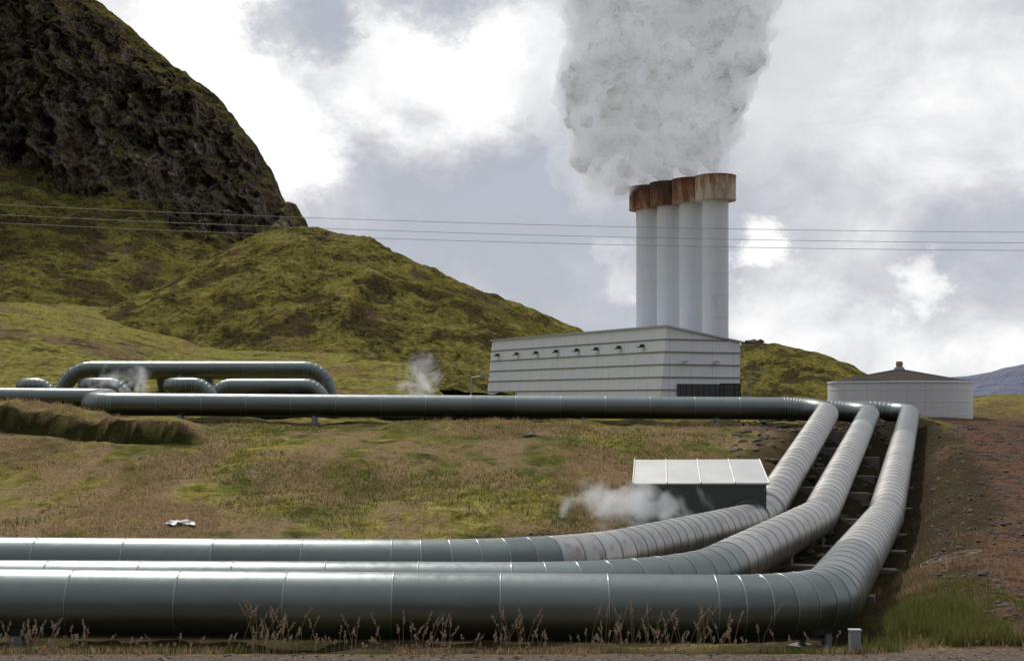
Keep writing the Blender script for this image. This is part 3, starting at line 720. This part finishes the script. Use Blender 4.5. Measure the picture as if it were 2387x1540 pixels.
def wisp(c,s,thr=.5,sc=1.6):
    def fn(t,p):
        q=t.new('ShaderNodeVectorMath',{0:p,1:c},operation='SUBTRACT').outputs[0]
        q=t.vmul(q,tuple(2/a for a in s))
        l=t.new('ShaderNodeVectorMath',{0:q},operation='LENGTH').outputs['Value']
        n=t.noise(p,sc,4,.6,.5)
        f=t.math('ADD',t.math('SUBTRACT',.52,l),t.math('MULTIPLY',t.math('SUBTRACT',n,thr),2.8))
        return t.math('MULTIPLY',t.mr(f,0,.8),t.mr(l,1,.7))
    return fn
for c,s,dn,sc in(((3.0,35.9,1.25),(5.2,1.6,2.7),2.0,1.0),((-5.5,88,5.2),(4.8,1.6,4.8),1.4,.8),((-21.9,79,5.0),(5.0,1.8,3.2),1.3,.8)):
    mb=MB(); mb.box(c,s); mb.obj('steam_wisp',[vapour('wisp_vapour',dn,.27,0,wisp(c,s,.5,sc))])

# ------------------------------------------------------------ world
W=bpy.data.worlds.new("World"); S.world=W; W.use_nodes=True; t=NT(W.node_tree); bg=t.n['Background']
SUN_AZ=-22.0; SUN_EL=47.0
sky=t.new('ShaderNodeTexSky',sky_type='NISHITA'); sky.sun_disc=False; sky.sun_elevation=math.radians(SUN_EL); sky.sun_rotation=math.radians(SUN_AZ)
D=t.new('ShaderNodeTexCoord').outputs['Generated']
def dirv(az,el): az=math.radians(az);el=math.radians(el); return (math.sin(az)*math.cos(el),math.cos(az)*math.cos(el),math.sin(el))
Ds=t.vmul(D,(1,1,1.4))
n=t.noise(Ds,4.2,4,.58,.25); nb=t.noise(Ds,12,7,.62,.4)
val=t.math('ADD',t.math('MULTIPLY',n,.70),t.math('MULTIPLY',nb,.42)); val=t.math('SUBTRACT',val,.062)
warp=t.new('ShaderNodeVectorMath',{0:D,1:t.vmul(t.new('ShaderNodeTexNoise',{'Vector':Ds,'Scale':10,'Detail':6,'Roughness':.66}).outputs['Color'],(.13,.13,.13))},operation='ADD').outputs[0]
warp=t.new('ShaderNodeVectorMath',{0:warp,1:(.065,.065,.065)},operation='SUBTRACT').outputs[0]
warp=t.new('ShaderNodeVectorMath',{0:warp},operation='NORMALIZE').outputs[0]
for az,el,r,w in[(-11,13.5,5.0,.27),(-3.6,13,5.2,.26),(0,13,4.5,.11),(-8,14.5,2.4,-.28),(-1.8,8.0,5.5,-.11),(-6.6,7.4,4.5,-.11),(-9.3,9.6,2.8,.24),(-15,16,5,.15),
                 (16,12.5,9,.08),(11,13,4,.03),(18,5,4,-.12),(9.8,5.9,1.7,.32),(16.3,4.8,1.6,.2),(17,2,5,.18),(11,2.2,3.5,.16),(-3.3,16.6,2.4,-.2),(3,6,5,-.06),(6,4.5,1.6,.14),(4.5,5.5,1.4,.12)]:
    dt=t.new('ShaderNodeVectorMath',{0:warp,1:dirv(az,el)},operation='DOT_PRODUCT').outputs['Value']
    bl=t.mr(dt,math.cos(math.radians(r)),1.0,0,w*1.0,True)
    val=t.math('ADD',val,bl)
cc=t.ramp(val,[(.36,(.46,.485,.55)),(.46,(.55,.57,.625)),(.55,(.675,.69,.725)),(.62,(.82,.825,.845)),(.71,(1.0,1.0,1.0))])
skyc=t.new('ShaderNodeVectorMath',{0:sky.outputs[0],1:(.1,.1,.1)},operation='MULTIPLY').outputs[0]
cov=t.mr(val,.28,.42,.88,1.0)
fin=t.mix(cov,skyc,cc)
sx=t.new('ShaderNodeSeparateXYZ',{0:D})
dk=t.mr(sx.outputs[1],.15,-.35,1.0,.56,True)  # sky dimmed out of view behind the camera to darken pipe sides
zn=t.mr(sx.outputs[2],.5,.92,1.0,1.8,True)  # unseen overhead sky brightened to add highlights along the pipe tops
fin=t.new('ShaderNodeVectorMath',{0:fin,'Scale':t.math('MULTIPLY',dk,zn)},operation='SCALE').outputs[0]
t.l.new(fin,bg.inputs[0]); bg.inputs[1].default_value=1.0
sl=bpy.data.lights.new('sun','SUN'); sl.energy=3.1; sl.angle=math.radians(1.5); sl.color=(1,.955,.88)
so=bpy.data.objects.new('sun',sl); S.collection.objects.link(so)
so.rotation_euler=Vector(dirv(SUN_AZ,SUN_EL)).to_track_quat('Z','Y').to_euler()

cam=bpy.data.cameras.new('camera'); cam.lens=50; cam.sensor_width=36; cam.shift_y=.067; cam.clip_end=20000; cam.clip_start=.1
co=bpy.data.objects.new('camera',cam); S.collection.objects.link(co); co.location=(0,0,4); co.rotation_euler=(math.radians(90),0,0); S.camera=co
